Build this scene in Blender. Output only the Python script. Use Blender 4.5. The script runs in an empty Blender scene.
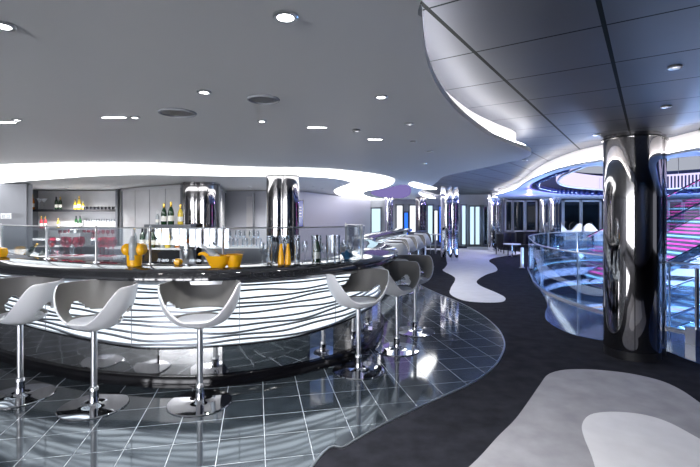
import bpy, bmesh, math, random
from mathutils import Vector, Matrix
from mathutils.geometry import tessellate_polygon
random.seed(7)
PI = math.pi
C = bpy.context.scene.collection
FPX, HZ, EYE = 441.0, 213.0, 1.55

# ---------------------------------------------------------------- helpers
def G(px, py, z=0.0):
    "point of the horizontal plane z seen at a photo pixel"
    Y = (EYE - z) * FPX / (py - HZ)
    return ((px - 350) / FPX * Y, Y)
def XD(px, D): return (px - 350) / FPX * D
def ZD(py, D): return EYE - (py - HZ) / FPX * D

def catmull(pts, n=8, closed=False):
    P = [Vector(p) for p in pts]; out = []; N = len(P)
    rng = range(N) if closed else range(N - 1)
    for i in rng:
        p0 = P[(i-1) % N] if (closed or i > 0) else P[0]*2 - P[1]
        p1 = P[i]; p2 = P[(i+1) % N]
        p3 = P[(i+2) % N] if (closed or i+2 < N) else P[-1]*2 - P[-2]
        for k in range(n):
            t = k / n
            out.append(0.5*((2*p1) + (p2-p0)*t + (2*p0-5*p1+4*p2-p3)*t*t + (3*p1-p0-3*p2+p3)*t**3))
    if not closed: out.append(P[-1].copy())
    return out
def resample(path, step, closed=False):
    P = [Vector(p) for p in path]
    if closed: P = P + [P[0]]
    L = [0.0]
    for a, b in zip(P, P[1:]): L.append(L[-1] + (b-a).length)
    n = max(2, round(L[-1] / step)); out = []; j = 0
    for k in range(n + (0 if closed else 1)):
        s = L[-1]*k/n
        while j < len(L)-2 and L[j+1] < s: j += 1
        t = (s-L[j])/max(1e-9, L[j+1]-L[j])
        out.append(P[j].lerp(P[j+1], t))
    return out
def offset(path, d, closed=False):
    "positive d = to the left of travel"
    out = []; N = len(path)
    for i in range(N):
        a = path[(i-1) % N] if (closed or i > 0) else path[i]
        b = path[(i+1) % N] if (closed or i < N-1) else path[i]
        t = Vector((b[0]-a[0], b[1]-a[1])).normalized()
        out.append(Vector((path[i][0] - t.y*d, path[i][1] + t.x*d)))
    return out

class MB:
    def __init__(s): s.b = bmesh.new()
    def face(s, vs):
        try: return s.b.faces.new(vs)
        except ValueError: return None
    def box(s, c, size, rz=0, rx=0, ry=0):
        M = Matrix.Translation(c) @ Matrix.Rotation(rz, 4, 'Z') @ Matrix.Rotation(ry, 4, 'Y') @ Matrix.Rotation(rx, 4, 'X')
        x, y, z = [v/2 for v in size]
        v = [s.b.verts.new(M @ Vector(p)) for p in ((-x,-y,-z),(x,-y,-z),(x,y,-z),(-x,y,-z),(-x,-y,z),(x,-y,z),(x,y,z),(-x,y,z))]
        for f in ((3,2,1,0),(4,5,6,7),(0,1,5,4),(1,2,6,5),(2,3,7,6),(3,0,4,7)): s.face([v[i] for i in f])
        return s
    def lathe(s, prof, c=(0,0,0), n=24, M=None, sx=1, sy=1, ruffle=None):
        M = M or Matrix.Translation(c); rings = []
        for i, (r, z) in enumerate(prof):
            if r < 1e-5: rings.append([s.b.verts.new(M @ Vector((0,0,z)))]); continue
            ring = []
            for k in range(n):
                a = 2*PI*k/n; rr = r
                if ruffle: rr = r*(1 + ruffle(i/(len(prof)-1), a))
                ring.append(s.b.verts.new(M @ Vector((rr*math.cos(a)*sx, rr*math.sin(a)*sy, z))))
            rings.append(ring)
        for A, B in zip(rings, rings[1:]):
            for k in range(n):
                if len(A) == 1 and len(B) == 1: break
                if len(A) == 1: s.face([A[0], B[(k+1)%n], B[k]][::-1])
                elif len(B) == 1: s.face([A[k], A[(k+1)%n], B[0]])
                else: s.face([A[k], A[(k+1)%n], B[(k+1)%n], B[k]])
        return s
    def cyl(s, c, r, h, n=24): return s.lathe([(0,0),(r,0),(r,h),(0,h)], c, n)
    def tube(s, path, r, n=8, closed=False):
        P = [Vector((p[0],p[1],p[2])) for p in path]; rings = []; N = len(P)
        for i in range(N):
            a = P[i-1] if (closed or i > 0) else P[i]; b = P[(i+1)%N] if (closed or i < N-1) else P[i]
            t = (b-a).normalized(); up = Vector((0,0,1)) if abs(t.z) < .95 else Vector((1,0,0))
            u = t.cross(up).normalized(); w = u.cross(t)
            rr = r[i] if isinstance(r, (list,tuple)) else r
            rings.append([s.b.verts.new(P[i] + (u*math.cos(2*PI*k/n) + w*math.sin(2*PI*k/n))*rr) for k in range(n)])
        for i in range(N if closed else N-1):
            A, B = rings[i], rings[(i+1)%N]
            for k in range(n): s.face([A[k], A[(k+1)%n], B[(k+1)%n], B[k]])
        if not closed: s.face(rings[0][::-1]); s.face(rings[-1])
        return s
    def prism(s, poly, z0, z1):
        lo = [s.b.verts.new((p[0],p[1],z0)) for p in poly]; hi = [s.b.verts.new((p[0],p[1],z1)) for p in poly]
        n = len(poly)
        for t in tessellate_polygon([[Vector((p[0],p[1],0)) for p in poly]]):
            s.face([lo[i] for i in t]); s.face([hi[i] for i in t])
        for i in range(n): s.face([lo[i], lo[(i+1)%n], hi[(i+1)%n], hi[i]])
        bmesh.ops.recalc_face_normals(s.b, faces=s.b.faces)
        return s
    def strip(s, A, B, zA, zB, closed=False):
        "ribbon of quads between curve A at height zA and curve B at zB (numbers or per-point lists)"
        za = lambda i: zA[i] if isinstance(zA,(list,tuple)) else zA
        zb = lambda i: zB[i] if isinstance(zB,(list,tuple)) else zB
        va = [s.b.verts.new((p[0],p[1],za(i))) for i,p in enumerate(A)]
        vb = [s.b.verts.new((p[0],p[1],zb(i))) for i,p in enumerate(B)]
        n = len(A)
        for i in range(n if closed else n-1):
            s.face([va[i], va[(i+1)%n], vb[(i+1)%n], vb[i]])
        return s
    def sweep(s, path, sec, closed=False):
        "sweep a closed (offset, z) section along a plan curve"
        cols = [offset(path, o, closed) for o, z in sec]
        vs = [[s.b.verts.new((c[i].x, c[i].y, (z[i] if isinstance(z,(list,tuple)) else z))) for i in range(len(path))] for c,(o,z) in zip(cols, sec)]
        m = len(sec); n = len(path)
        for j in range(m):
            for i in range(n if closed else n-1):
                s.face([vs[j][i], vs[j][(i+1)%n], vs[(j+1)%m][(i+1)%n], vs[(j+1)%m][i]])
        if not closed:
            s.face([vs[j][0] for j in range(m)]); s.face([vs[j][n-1] for j in range(m)][::-1])
        bmesh.ops.recalc_face_normals(s.b, faces=s.b.faces)
        return s
    def build(s, name, mat, parent=None, loc=None, smooth=35, rz=0):
        me = bpy.data.meshes.new(name); s.b.to_mesh(me); s.b.free()
        me.materials.append(mat)
        if smooth:
            for p in me.polygons: p.use_smooth = True
            me.set_sharp_from_angle(angle=math.radians(smooth))
        o = bpy.data.objects.new(name, me); C.objects.link(o)
        if parent: o.parent = parent
        if loc: o.location = loc
        if rz: o.rotation_euler.z = rz
        return o
def tag(o, label=None, cat=None, group=None, kind=None):
    if label: o['label'] = label
    if cat: o['category'] = cat
    if group: o['group'] = group
    if kind: o['kind'] = kind
    return o
def thing(name, loc, label, cat, rz=0, group=None):
    o = bpy.data.objects.new(name, None); C.objects.link(o); o.location = loc; o.rotation_euler.z = rz
    o.empty_display_size = .1
    return tag(o, label, cat, group)
def dup(root, loc, label, rz=None, group=None, scale=None):
    r = root.copy(); C.objects.link(r); r.location = loc
    if rz is not None: r.rotation_euler.z = rz
    if scale: r.scale = scale
    r['label'] = label
    if group: r['group'] = group
    for ch in list(root.children):
        c = ch.copy(); C.objects.link(c); c.parent = r
        for g in list(ch.children):
            d = g.copy(); C.objects.link(d); d.parent = c
    return r
def struct(o): o['kind'] = 'structure'; return o

# ---------------------------------------------------------------- materials
def mat(name, col, rough=.5, metal=0, spec=.5, coat=0, trans=0, ior=1.45, emit=None, estr=0, noise=0, nscale=8, bump=0, coatr=.03):
    m = bpy.data.materials.new(name); m.use_nodes = True
    nt = m.node_tree; b = nt.nodes['Principled BSDF']
    b.inputs['Base Color'].default_value = (*col, 1); b.inputs['Roughness'].default_value = rough
    b.inputs['Metallic'].default_value = metal; b.inputs['Specular IOR Level'].default_value = spec
    b.inputs['Coat Weight'].default_value = coat; b.inputs['Coat Roughness'].default_value = coatr
    b.inputs['Transmission Weight'].default_value = trans; b.inputs['IOR'].default_value = ior
    if emit: b.inputs['Emission Color'].default_value = (*emit, 1); b.inputs['Emission Strength'].default_value = estr
    if noise or bump:
        g = nt.nodes.new('ShaderNodeNewGeometry'); n = nt.nodes.new('ShaderNodeTexNoise')
        n.inputs['Scale'].default_value = nscale; n.inputs['Detail'].default_value = 4
        nt.links.new(g.outputs['Position'], n.inputs['Vector'])
        if noise:
            r = nt.nodes.new('ShaderNodeMapRange'); r.inputs[3].default_value = 1-noise; r.inputs[4].default_value = 1+noise
            r.inputs[1].default_value = .3; r.inputs[2].default_value = .7
            x = nt.nodes.new('ShaderNodeVectorMath'); x.operation = 'SCALE'; x.inputs[0].default_value = col
            nt.links.new(n.outputs['Fac'], r.inputs[0]); nt.links.new(r.outputs[0], x.inputs['Scale']); nt.links.new(x.outputs[0], b.inputs['Base Color'])
        if bump:
            bp = nt.nodes.new('ShaderNodeBump'); bp.inputs['Strength'].default_value = bump; bp.inputs['Distance'].default_value = .01
            nt.links.new(n.outputs['Fac'], bp.inputs['Height']); nt.links.new(bp.outputs[0], b.inputs['Normal'])
    return m
def emis(name, col, s):
    m = bpy.data.materials.new(name); m.use_nodes = True; nt = m.node_tree; nt.nodes.clear()
    e = nt.nodes.new('ShaderNodeEmission'); e.inputs[0].default_value = (*col,1); e.inputs[1].default_value = s
    o = nt.nodes.new('ShaderNodeOutputMaterial'); nt.links.new(e.outputs[0], o.inputs[0]); return m
def sheet_glass(name, tint, refl=1.0, base=.03):
    "thin clear sheet: fresnel mirror over tinted see-through"
    m = bpy.data.materials.new(name); m.use_nodes = True; nt = m.node_tree; nt.nodes.clear()
    t = nt.nodes.new('ShaderNodeBsdfTransparent'); t.inputs[0].default_value = (*tint,1)
    g = nt.nodes.new('ShaderNodeBsdfGlossy'); g.inputs['Roughness'].default_value = .02; g.inputs[0].default_value = (.9,.95,1,1)
    lw = nt.nodes.new('ShaderNodeLayerWeight'); lw.inputs[0].default_value = .35
    mu = nt.nodes.new('ShaderNodeMath'); mu.operation = 'MULTIPLY_ADD'; mu.inputs[1].default_value = refl*.6; mu.inputs[2].default_value = base; mu.use_clamp = True
    mx = nt.nodes.new('ShaderNodeMixShader'); o = nt.nodes.new('ShaderNodeOutputMaterial')
    nt.links.new(lw.outputs['Fresnel'], mu.inputs[0]); nt.links.new(mu.outputs[0], mx.inputs[0])
    nt.links.new(t.outputs[0], mx.inputs[1]); nt.links.new(g.outputs[0], mx.inputs[2]); nt.links.new(mx.outputs[0], o.inputs[0]); return m
def grid_mat(name, col, line, angle, size, off, lw, rough, metal=0, spec=.5, noise=.15, nscale=3, line_rough=None, second=None, ior=1.45):
    "square panels / tiles with thin joints, in plan"
    m = bpy.data.materials.new(name); m.use_nodes = True; nt = m.node_tree; b = nt.nodes['Principled BSDF']; L = nt.links.new
    g = nt.nodes.new('ShaderNodeNewGeometry'); sp = nt.nodes.new('ShaderNodeVectorRotate'); sp.rotation_type = 'Z_AXIS'
    sp.inputs['Angle'].default_value = angle; L(g.outputs['Position'], sp.inputs['Vector'])
    se = nt.nodes.new('ShaderNodeSeparateXYZ'); L(sp.outputs[0], se.inputs[0])
    def line_mask(out, size, off, w):
        a = nt.nodes.new('ShaderNodeMath'); a.operation = 'SUBTRACT'; a.inputs[1].default_value = off; L(out, a.inputs[0])
        p = nt.nodes.new('ShaderNodeMath'); p.operation = 'PINGPONG'; p.inputs[1].default_value = size/2; L(a.outputs[0], p.inputs[0])
        c = nt.nodes.new('ShaderNodeMath'); c.operation = 'LESS_THAN'; c.inputs[1].default_value = w; L(p.outputs[0], c.inputs[0]); return c.outputs[0]
    mx = nt.nodes.new('ShaderNodeMath'); mx.operation = 'MAXIMUM'
    L(line_mask(se.outputs['X'], size[0], off[0], lw[0]), mx.inputs[0]); L(line_mask(se.outputs['Y'], size[1], off[1], lw[1]), mx.inputs[1])
    n = nt.nodes.new('ShaderNodeTexNoise'); n.inputs['Scale'].default_value = nscale; n.inputs['Detail'].default_value = 5; L(sp.outputs[0], n.inputs['Vector'])
    r = nt.nodes.new('ShaderNodeMapRange'); r.inputs[1].default_value = .3; r.inputs[2].default_value = .7; r.inputs[3].default_value = 1-noise; r.inputs[4].default_value = 1+noise
    L(n.outputs['Fac'], r.inputs[0])
    v = nt.nodes.new('ShaderNodeVectorMath'); v.operation = 'SCALE'; v.inputs[0].default_value = col; L(r.outputs[0], v.inputs['Scale'])
    c = nt.nodes.new('ShaderNodeMix'); c.data_type = 'RGBA'; L(mx.outputs[0], c.inputs[0]); L(v.outputs[0], c.inputs[6]); c.inputs[7].default_value = (*line,1)
    L(c.outputs[2], b.inputs['Base Color'])
    b.inputs['Roughness'].default_value = rough; b.inputs['Metallic'].default_value = metal; b.inputs['Specular IOR Level'].default_value = spec; b.inputs['IOR'].default_value = ior
    if line_rough is not None:
        q = nt.nodes.new('ShaderNodeMapRange'); q.inputs[3].default_value = rough; q.inputs[4].default_value = line_rough; L(mx.outputs[0], q.inputs[0]); L(q.outputs[0], b.inputs['Roughness'])
        q2 = nt.nodes.new('ShaderNodeMapRange'); q2.inputs[3].default_value = metal; q2.inputs[4].default_value = 0; L(mx.outputs[0], q2.inputs[0]); L(q2.outputs[0], b.inputs['Metallic'])
        q3 = nt.nodes.new('ShaderNodeMapRange'); q3.inputs[3].default_value = spec; q3.inputs[4].default_value = 0.05; L(mx.outputs[0], q3.inputs[0]); L(q3.outputs[0], b.inputs['Specular IOR Level'])
    return m

M = {}
M['ceil'] = mat('grey satin ceiling', (.66,.66,.66), .45, spec=.5)
M['ring'] = mat('pale painted soffit', (.55,.62,.78), .35)
M['fascia'] = mat('white fascia', (.85,.83,.83), .5)
A1 = math.atan2(299, 441)
# ceiling panel grid: rotate so X' is across the long joints, Y' along them
M['panel'] = grid_mat('dark metal ceiling panels', (.055,.062,.085), (.001,.003,.004), A1, (.595,.60), (-.763,2.30), (.010,.006), .55, metal=.35, noise=.12, nscale=1.2, line_rough=.6)
A2 = math.radians(-11.9)
M['tile'] = grid_mat('polished slate tiles', (.030,.040,.050), (.42,.46,.50), A2, (.30,.31), (.05,.02), (.0028,.0022), .07, spec=.5, ior=3.0, noise=.35, nscale=9, line_rough=.4)
M['carpet'] = mat('charcoal carpet', (.020,.021,.028), .9, spec=.15, noise=.35, nscale=6, bump=.5)
M['carpet_grey'] = mat('mid grey carpet', (.37,.37,.40), .92, spec=.1, noise=.12, nscale=5)
M['carpet_white'] = mat('pale grey carpet', (.80,.80,.83), .92, spec=.1, noise=.05, nscale=5)
M['border'] = mat('blue black polished stone', (.05,.085,.19), .06, spec=1.0, noise=.2, nscale=4)
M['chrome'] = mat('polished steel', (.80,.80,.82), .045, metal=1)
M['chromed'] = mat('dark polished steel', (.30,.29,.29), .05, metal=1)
M['steel'] = mat('brushed steel', (.62,.63,.65), .28, metal=1)
M['mirror'] = mat('mirror cladding', (.85,.85,.84), .07, metal=1, noise=.15, nscale=5)
M['black'] = mat('black gloss', (.006,.006,.008), .06, spec=.8)
M['blackm'] = mat('black satin', (.01,.01,.013), .4)
M['plinth'] = mat('jet black lacquer', (.003,.003,.004), .12, spec=.25)
M['inner'] = mat('warm grey upholstery', (.15,.147,.143), .45)
M['granite'] = mat('black granite', (.016,.017,.020), .05, spec=.9, noise=.5, nscale=60)
M['shell'] = mat('white gloss plastic', (.62,.63,.66), .28, spec=.5, coat=.3)
M['pad'] = mat('pale grey leather pad', (.45,.47,.52), .45)
M['white'] = mat('white satin', (.80,.80,.82), .4)
M['wall'] = mat('grey wall', (.30,.31,.34), .5)
M['wall2'] = mat('grey lavender wall', (.40,.41,.46), .45)
M['lav'] = mat('lavender wall', (.36,.35,.43), .45)
M['worktop'] = mat('white worktop', (.75,.76,.78), .3)
M['brush'] = mat('pale metal laminate', (.55,.55,.56), .35, metal=.45, noise=.1, nscale=2)
M['frame'] = mat('grey metal frame', (.18,.19,.21), .3, metal=.8)
M['ribbon'] = emis('light fabric', (.97,.98,1.0), 2.8)
M['barglow'] = emis('backlit panel', (.78,.89,1.0), 1.0)
M['cove'] = emis('cove strip', (1,.97,.96), 15)
M['cove2'] = emis('fascia strip', (1,.96,.95), 14)
M['lamp'] = emis('lamp lens', (1,.98,.95), 14)
M['lampd'] = mat('dim lens', (.7,.7,.7), .3, emit=(1,1,1), estr=.5)
M['win'] = emis('bright window', (.62,.85,1.0), .75)
M['winw'] = emis('bright doorway', (.88,.95,1.0), 1.0)
M['rearfill'] = emis('rear fill panel', (.93,.94,1.0), 12)
M['blue'] = emis('blue screen', (.02,.12,.75), 1.3)
M['violet'] = emis('violet strip', (.30,.16,1.0), 2)
M['violetlight'] = emis('painted violet light', (.27,.22,.55), .5)
M['pinkled'] = emis('pink led', (1.0,.12,.65), 1.5)
M['cyanled'] = emis('cyan led', (.3,.6,1.0), 2)
M['string'] = emis('string of beads', (.70,.64,1.0), .8)
M['warm'] = emis('warm strip', (1,.62,.35), 1.2)
M['glass'] = sheet_glass('clear sheet glass', (.97,.985,.985), .9, .02)
M['glassb'] = sheet_glass('blue tinted sheet glass', (.84,.92,.98), 1.2, .07)
M['glassw'] = sheet_glass('glassware', (.97,.98,.985), 1.3, .08)
M['glassp'] = sheet_glass('rose glassware', (.85,.22,.32), 1.0, .08)
M['darkwin'] = mat('dark window', (.012,.018,.022), .04, spec=1)
M['orange'] = mat('orange acrylic', (1.0,.50,.01), .25, trans=.0, spec=.6)
M['orange'].node_tree.nodes['Principled BSDF'].inputs['Subsurface Weight'].default_value = .0
M['green'] = mat('dark green glass', (.012,.045,.018), .06, spec=.9)
M['gold'] = mat('gold foil', (.85,.55,.12), .25, metal=.8)
M['yellow'] = mat('yellow liquor', (.75,.55,.06), .12, spec=.7)
M['amber'] = mat('amber liquor', (.45,.14,.02), .1, spec=.8)
M['label'] = mat('bottle label', (.8,.78,.72), .6)
M['clearb'] = mat('frosted bottle', (.42,.46,.48), .2, spec=.7)
M['red'] = mat('red fabric', (.45,.03,.05), .5)
M['bluemenu'] = mat('blue card', (.06,.25,.5), .4)
M['slabw'] = mat('pale slab edge', (.55,.56,.68), .3)
M['deep'] = mat('lower deck floor', (.16,.25,.42), .12, spec=1)
M['darkblue'] = mat('deep blue void', (.012,.018,.05), .5)
M['ball'] = mat('dark blue globe', (.01,.02,.10), .08, spec=1)

# ---------------------------------------------------------------- camera
cam = bpy.data.cameras.new('camera'); co = bpy.data.objects.new('camera', cam); C.objects.link(co)
co.location = (0,0,EYE); co.rotation_euler = (PI/2,0,0)
cam.lens = 36*FPX/700; cam.sensor_width = 36; cam.shift_y = -(233.5-HZ)/700; cam.clip_start = .05; cam.clip_end = 200
bpy.context.scene.camera = co

# ---------------------------------------------------------------- plan curves
ZC = 2.18; ZP = 2.40
# atrium opening in the floor
hole = catmull([(5.3,4.75),(4.42,5.7),(4.02,6.7),(3.85,7.7),(3.95,9.0),(4.41,10.5),(5.4,13),(7.2,15.0),(9.8,15.6),(12.3,14.2),(13.3,11),(12.6,7.6),(10.4,5.2),(7.6,4.2)], 8, True)
# opening in the soffit above it
chole = catmull([G(690,156.5,ZC),G(667,161,ZC),G(636,165,ZC),G(605,166,ZC),G(579,167.5,ZC),G(553,174,ZC),G(535,182,ZC),G(530,186,ZC),G(535,191,ZC),G(559,194.3,ZC),G(605,196,ZC),(11.3,15.0),(12.6,11.5),(11.5,7.5),(8.6,4.9),(5.2,4.0)], 6, True)
bandp = [(498,190.5),(507,186.5),(520,181),(533,171),(546,163),(571,152.5),(607,144),(640,141),(667,138),(700,130)]
fas = catmull([(7.4,20)]+[G(a,b,ZP) for a,b in bandp]+[(3.7,4.0),(4.2,3.2),(5.4,2.4),(8,1.6),(14,1.0)], 6)

def ring_with_hole(outer, inner, z0, z1, name, m, parent=None):
    mb = MB(); b = mb.b
    def layer(z):
        o = [b.verts.new((p[0],p[1],z)) for p in outer]; i = [b.verts.new((p[0],p[1],z)) for p in inner]
        al = o + i
        for t in tessellate_polygon([[Vector((p[0],p[1],0)) for p in outer],[Vector((p[0],p[1],0)) for p in inner]]): mb.face([al[q] for q in t])
        return o, i
    o0,i0 = layer(z0); o1,i1 = layer(z1)
    for A,B in ((o0,o1),(i0,i1)):
        for k in range(len(A)): mb.face([A[k],A[(k+1)%len(A)],B[(k+1)%len(A)],B[k]])
    bmesh.ops.recalc_face_normals(b, faces=b.faces)
    return mb.build(name, m, parent, smooth=0)

# ---------------------------------------------------------------- floor
FX0, FX1, FY0, FY1 = -11, 18, -5.5, 26
struct(ring_with_hole([(FX0,FY0),(FX1,FY0),(FX1,FY1),(FX0,FY1)], hole, -.35, 0, 'floor', M['carpet']))
tile_px = [(312,467),(345,447),(370,432),(400,416.5),(440,398),(472,383.5),(494,367),(503,352),(504,341),(497,328),(480,314),(458,302),(436,293),(415,282),(402,270),(396,260),(400,252)]
tb = catmull([(-1.6,-1.0),(-.8,.6)]+[G(a,b) for a,b in tile_px]+[(1.2,22)], 6)
tpoly = tb + [Vector((-10.9,22)), Vector((-10.9,-1.0))]
struct(MB().prism(tpoly, 0, .006).build('floor_tiles', M['tile'], smooth=0))
tr = MB(); tr.sweep(tb, [(-.008,0),(-.008,.009),(.008,.009),(.008,0)]); struct(tr.build('trim_1', M['steel']))
# pale carpet inlays
gp = [(462,474),(480,457),(498,437),(515,420),(529,401),(540,385),(548,375),(562,370.6),(580,369.6),(600,370.5),(630,374),(660,381),(682,391),(705,407)]
poly = catmull([G(a,b) for a,b in gp], 5) + [Vector((4,2.6)),Vector((4,.8)),Vector((.5,.8))]
struct(MB().prism(poly, 0, .005).build('floor_inlay_grey', M['carpet_grey'], smooth=0))
wp = [(598,480),(592,458),(584,438),(582,426),(588,417),(600,413.5),(620,413),(645,416),(670,424),(705,443)]
poly = catmull([G(a,b) for a,b in wp], 5) + [Vector((3.4,2.2)),Vector((3.2,.8)),Vector((1.6,.8))]
struct(MB().prism(poly, 0.005, .009).build('floor_inlay_white', M['carpet_white'], smooth=0))
fp = [(372,249),(400,250),(441,250.5),(447,262),(445,268),(443,271),(455,278),(451,288),(450,294),(458,299),(470,302),(490,303),(503,302),(505,298),(496,293),(480,286),(477,281),(486,275),(497,271),(495,266),(489,261),(497,257.5),(521,254),(519,252),(500,250),(480,247)]
struct(MB().prism(catmull([G(a,b) for a,b in fp], 4, True), 0.0065, .011).build('floor_inlay_path', M['carpet_white'], smooth=0))
# polished stone margin of the atrium
bp = catmull([G(a,b) for a,b in [(529,262),(531,272),(540,290),(547,304),(545,314),(548,322),(571,334),(605,341),(640,346),(668,352),(700,364)]]+[(3.9,3.4),(5,2.6)], 6)
inner = offset(hole, .0, True)
bpoly = bp + [Vector((8,2.6)), Vector((7.6,4.15))] + [p for p in catmull([(7.6,4.2),(5.3,4.75),(4.42,5.7),(4.02,6.7),(3.85,7.7),(3.95,9.0),(4.41,10.5),(5.4,13)],6)]
struct(MB().prism(bpoly, 0, .007).build('floor_stone_margin', M['border'], smooth=0))

# ---------------------------------------------------------------- ceilings
struct(ring_with_hole([(FX0,FY0),(FX1,FY0),(FX1,FY1),(FX0,FY1)], offset(chole,-.0,True), ZP, ZP+.1, 'ceiling_panels', M['panel']))
gc_px = [(421,.5),(422,20),(424,45),(428,65),(437,86),(450,104),(468,121),(490,136),(512,145),(527,150),(531,154),(524,158.5),(505,163),(480,168.5),(458,173),(443,177),(437,182),(430,187),(418,193)]
ge = catmull([(1.2,-5.4),(.9,-3),(.5,-.5),(.25,.6)]+[G(a,b,ZC) for a,b in gc_px]+[(2.8,17),(3.4,19),(4.0,20.4)], 6)
gpoly = ge + [Vector((-10.9,20.4)), Vector((-10.9,-5.4))]
struct(MB().prism(gpoly, ZC, ZC+.04).build('ceiling', M['ceil'], smooth=0))
struct(MB().sweep(ge, [(.15,ZC+.04),(.15,ZP),(.17,ZP),(.17,ZC+.04)]).build('trim_2', M['fascia']))
struct(MB().sweep(ge[20:], [(.03,ZC+.045),(.03,ZC+.06),(.06,ZC+.06),(.06,ZC+.045)]).build('trim_3', M['cove']))
# ring soffit of the atrium
fo = offset(fas, -.10)
spoly = fo + [Vector((17.9,1.0)), Vector((17.9,20.4)), Vector((7.4,20.4))]
struct(ring_with_hole(spoly, chole, ZC, ZC+.03, 'ceiling_ring', M['ring']))
struct(MB().sweep(fas, [(0,ZC+.03),(0,ZP),(.03,ZP),(.03,ZC+.03)]).build('trim_4', M['fascia']))
struct(MB().sweep(fas, [(-.05,ZC+.032),(-.05,ZC+.045),(-.075,ZC+.045),(-.075,ZC+.032)]).build('trim_5', M['cove2']))
# upstand, drum and roof above the opening
struct(MB().sweep(chole, [(0,ZC+.03),(0,3.0),(-.05,3.0),(-.05,ZC+.03)] , True).build('trim_6', M['darkblue']))
struct(MB().box((9,10,4.6),(18,16,.1)).build('ceiling_dome', M['darkblue'], smooth=0))
vs_ = MB(); vs_.sweep(chole, [(-.055,ZC+.033),(-.055,ZC+.05),(-.02,ZC+.05),(-.02,ZC+.033)], True)
vio = struct(MB().sweep(offset(chole,-.0,True), [(.0,ZC+.02),(.0,ZC+.034),(.012,ZC+.034),(.012,ZC+.02)], True).build('trim_7', M['violet']))
vs_.b.free()
cx = sum(p.x for p in chole)/len(chole); cy = sum(p.y for p in chole)/len(chole)
# luminous ribbon
outer = [(-30,170),(0,165),(60,163),(120,162.5),(170,163.5),(220,166),(270,167.5),(320,168.5),(352,171),(378,174.5),(392,178),(394,181),(389,185),(380,188),(366,190.5),(363,194),(370,197),(385,199.3),(409,200.4)]
inn = [(409,200.8),(385,200.6),(360,199),(342,195.5),(334.5,191.5),(338,188),(348,184.5),(351,182),(344,179),(325,176.5),(300,175.5),(260,175.5),(200,174.5),(150,173.5),(100,174.5),(50,178),(0,182.5),(-30,187)]
R1 = catmull([G(a,b,ZC) for a,b in outer],5) + catmull([G(a,b,ZC) for a,b in inn],5)
tag(MB().prism(R1, ZC-.02, ZC-.001).build('light_ribbon', M['ribbon'], smooth=0), 'long white glowing S-curved ribbon light in the grey ceiling over the bar', 'ceiling light')
R2 = catmull([G(a,b,ZC) for a,b in [(409,184),(414,182),(424,184.5),(437,188),(430,188.8),(418,187.5)]],5,True)
tag(MB().prism(R2, ZC-.02, ZC-.001).build('light_ribbon', M['ribbon'], smooth=0), 'short white leaf-shaped glowing ceiling light near the chrome column with paired shafts', 'ceiling light')

R3 = catmull([G(a,b,ZC) for a,b in [(371,192),(378,189.8),(387,188.2),(395,186),(403,184.6),(409,186),(411,190),(409,195),(402,197.8),(390,197.6),(379,196.4),(373,194.3)]],5,True)  # violet light on the ceiling, painted as a glowing patch
tag(MB().prism(R3, ZC-.012, ZC-.001).build('violet_light_patch', M['violetlight'], smooth=0), 'soft violet light painted as a glowing ceiling patch inside the curl of the ribbon light', 'ceiling light')
# downlights
def downlight(px, py, label, r=.05, z=ZC, power=0, on=True, blend=.9, size=110):
    x, y = G(px, py, z)
    r *= .5
    t = thing('downlight', (x,y,z), label, 'downlight', group='recessed ceiling downlights')
    MB().lathe([(r,0),(r*1.45,-.002),(r*1.5,-.008),(r*1.35,-.012),(r*1.0,-.010),(r*.96,-.002)],n=24).build('bezel', M['steel'], t)
    MB().lathe([(0,-.006),(r*.6,-.005),(r*.97,-.001)],n=20).build('lens', M['lamp'] if on else M['lampd'], t)
    if power:
        l = bpy.data.lights.new('lamp_light','SPOT'); l.energy = power; l.spot_size = math.radians(size); l.spot_blend = blend; l.shadow_soft_size = .04; l.color=(1,.98,.96)
        o = bpy.data.objects.new('lamp_light', l); C.objects.link(o); o.parent = t; o.location = (0,0,-.03)
    return t
DL = [(285.5,15,'large bright downlight at the top centre of the grey ceiling',.055,60),(3,24,'downlight in the grey ceiling at the upper left edge',.05,40),
 (204,91,'lit downlight in the grey ceiling above and left of the round speaker grille',.05,40),(262,120.5,'small downlight just under the round grey speaker grille',.045,35),
 (135,116.5,'downlight beside the thin white slot above the bar shelves',.045,40),(17,119,'downlight at left beside the far left slot light',.045,40),
 (381,96,'downlight with dim lens in the grey ceiling near the curved panel edge',.05,25),(409,123.5,'downlight beneath the dim one, close to the curved panel edge',.045,25),
 (413,141,'small downlight by the inner curve of the grey ceiling',.04,0),(356,130,'twin-looking small downlight between the two slot lights',.045,30),
 (430,151,'downlight near the tip of the grey ceiling curve',.045,0),(424,163,'farthest downlight before the leaf-shaped light',.045,0)]
for a,b,l,r,p in DL: downlight(a,b,l,r,ZC,p,on=(b<100 or a<300))
for a,b,l in [(675,66.5,'downlight in the dark panels, nearest at upper right'),(666,106,'downlight in the dark panels above the big chrome column'),(597,134,'dim downlight in the dark panels left of the big chrome column'),(525,160,'small downlight in the dark panels near the white curved fascia')]:
    downlight(a,b,l,.05,ZP,15,on=False)
for k,(a,b) in enumerate([(300,187),(313,186.5),(322,188.5),(288,188)]):
    downlight(a,b,['tiny downlight before the lavender wall, first right of the bar column','tiny downlight before the lavender wall, second from the bar column','tiny downlight before the lavender wall, nearest the ribbon curl','tiny downlight over the small wall screen'][k],.04,ZC,12 if k%2 else 0)
def slot(px,py,w,label):
    x,y = G(px,py,ZC); t = thing('slot_light',(x,y,ZC),label,'slot light',group='thin slot lights in the ceiling')
    MB().lathe([(0,-.003),(.5,-.004),(.48,-.006),(0,-.006)],n=20,sx=w,sy=.02).build('lens',M['lamp'],t)
    MB().lathe([(.5,0),(.56,-.001),(.55,-.005),(.5,-.004)],n=20,sx=w,sy=.028).build('bezel',M['steel'],t)
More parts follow.
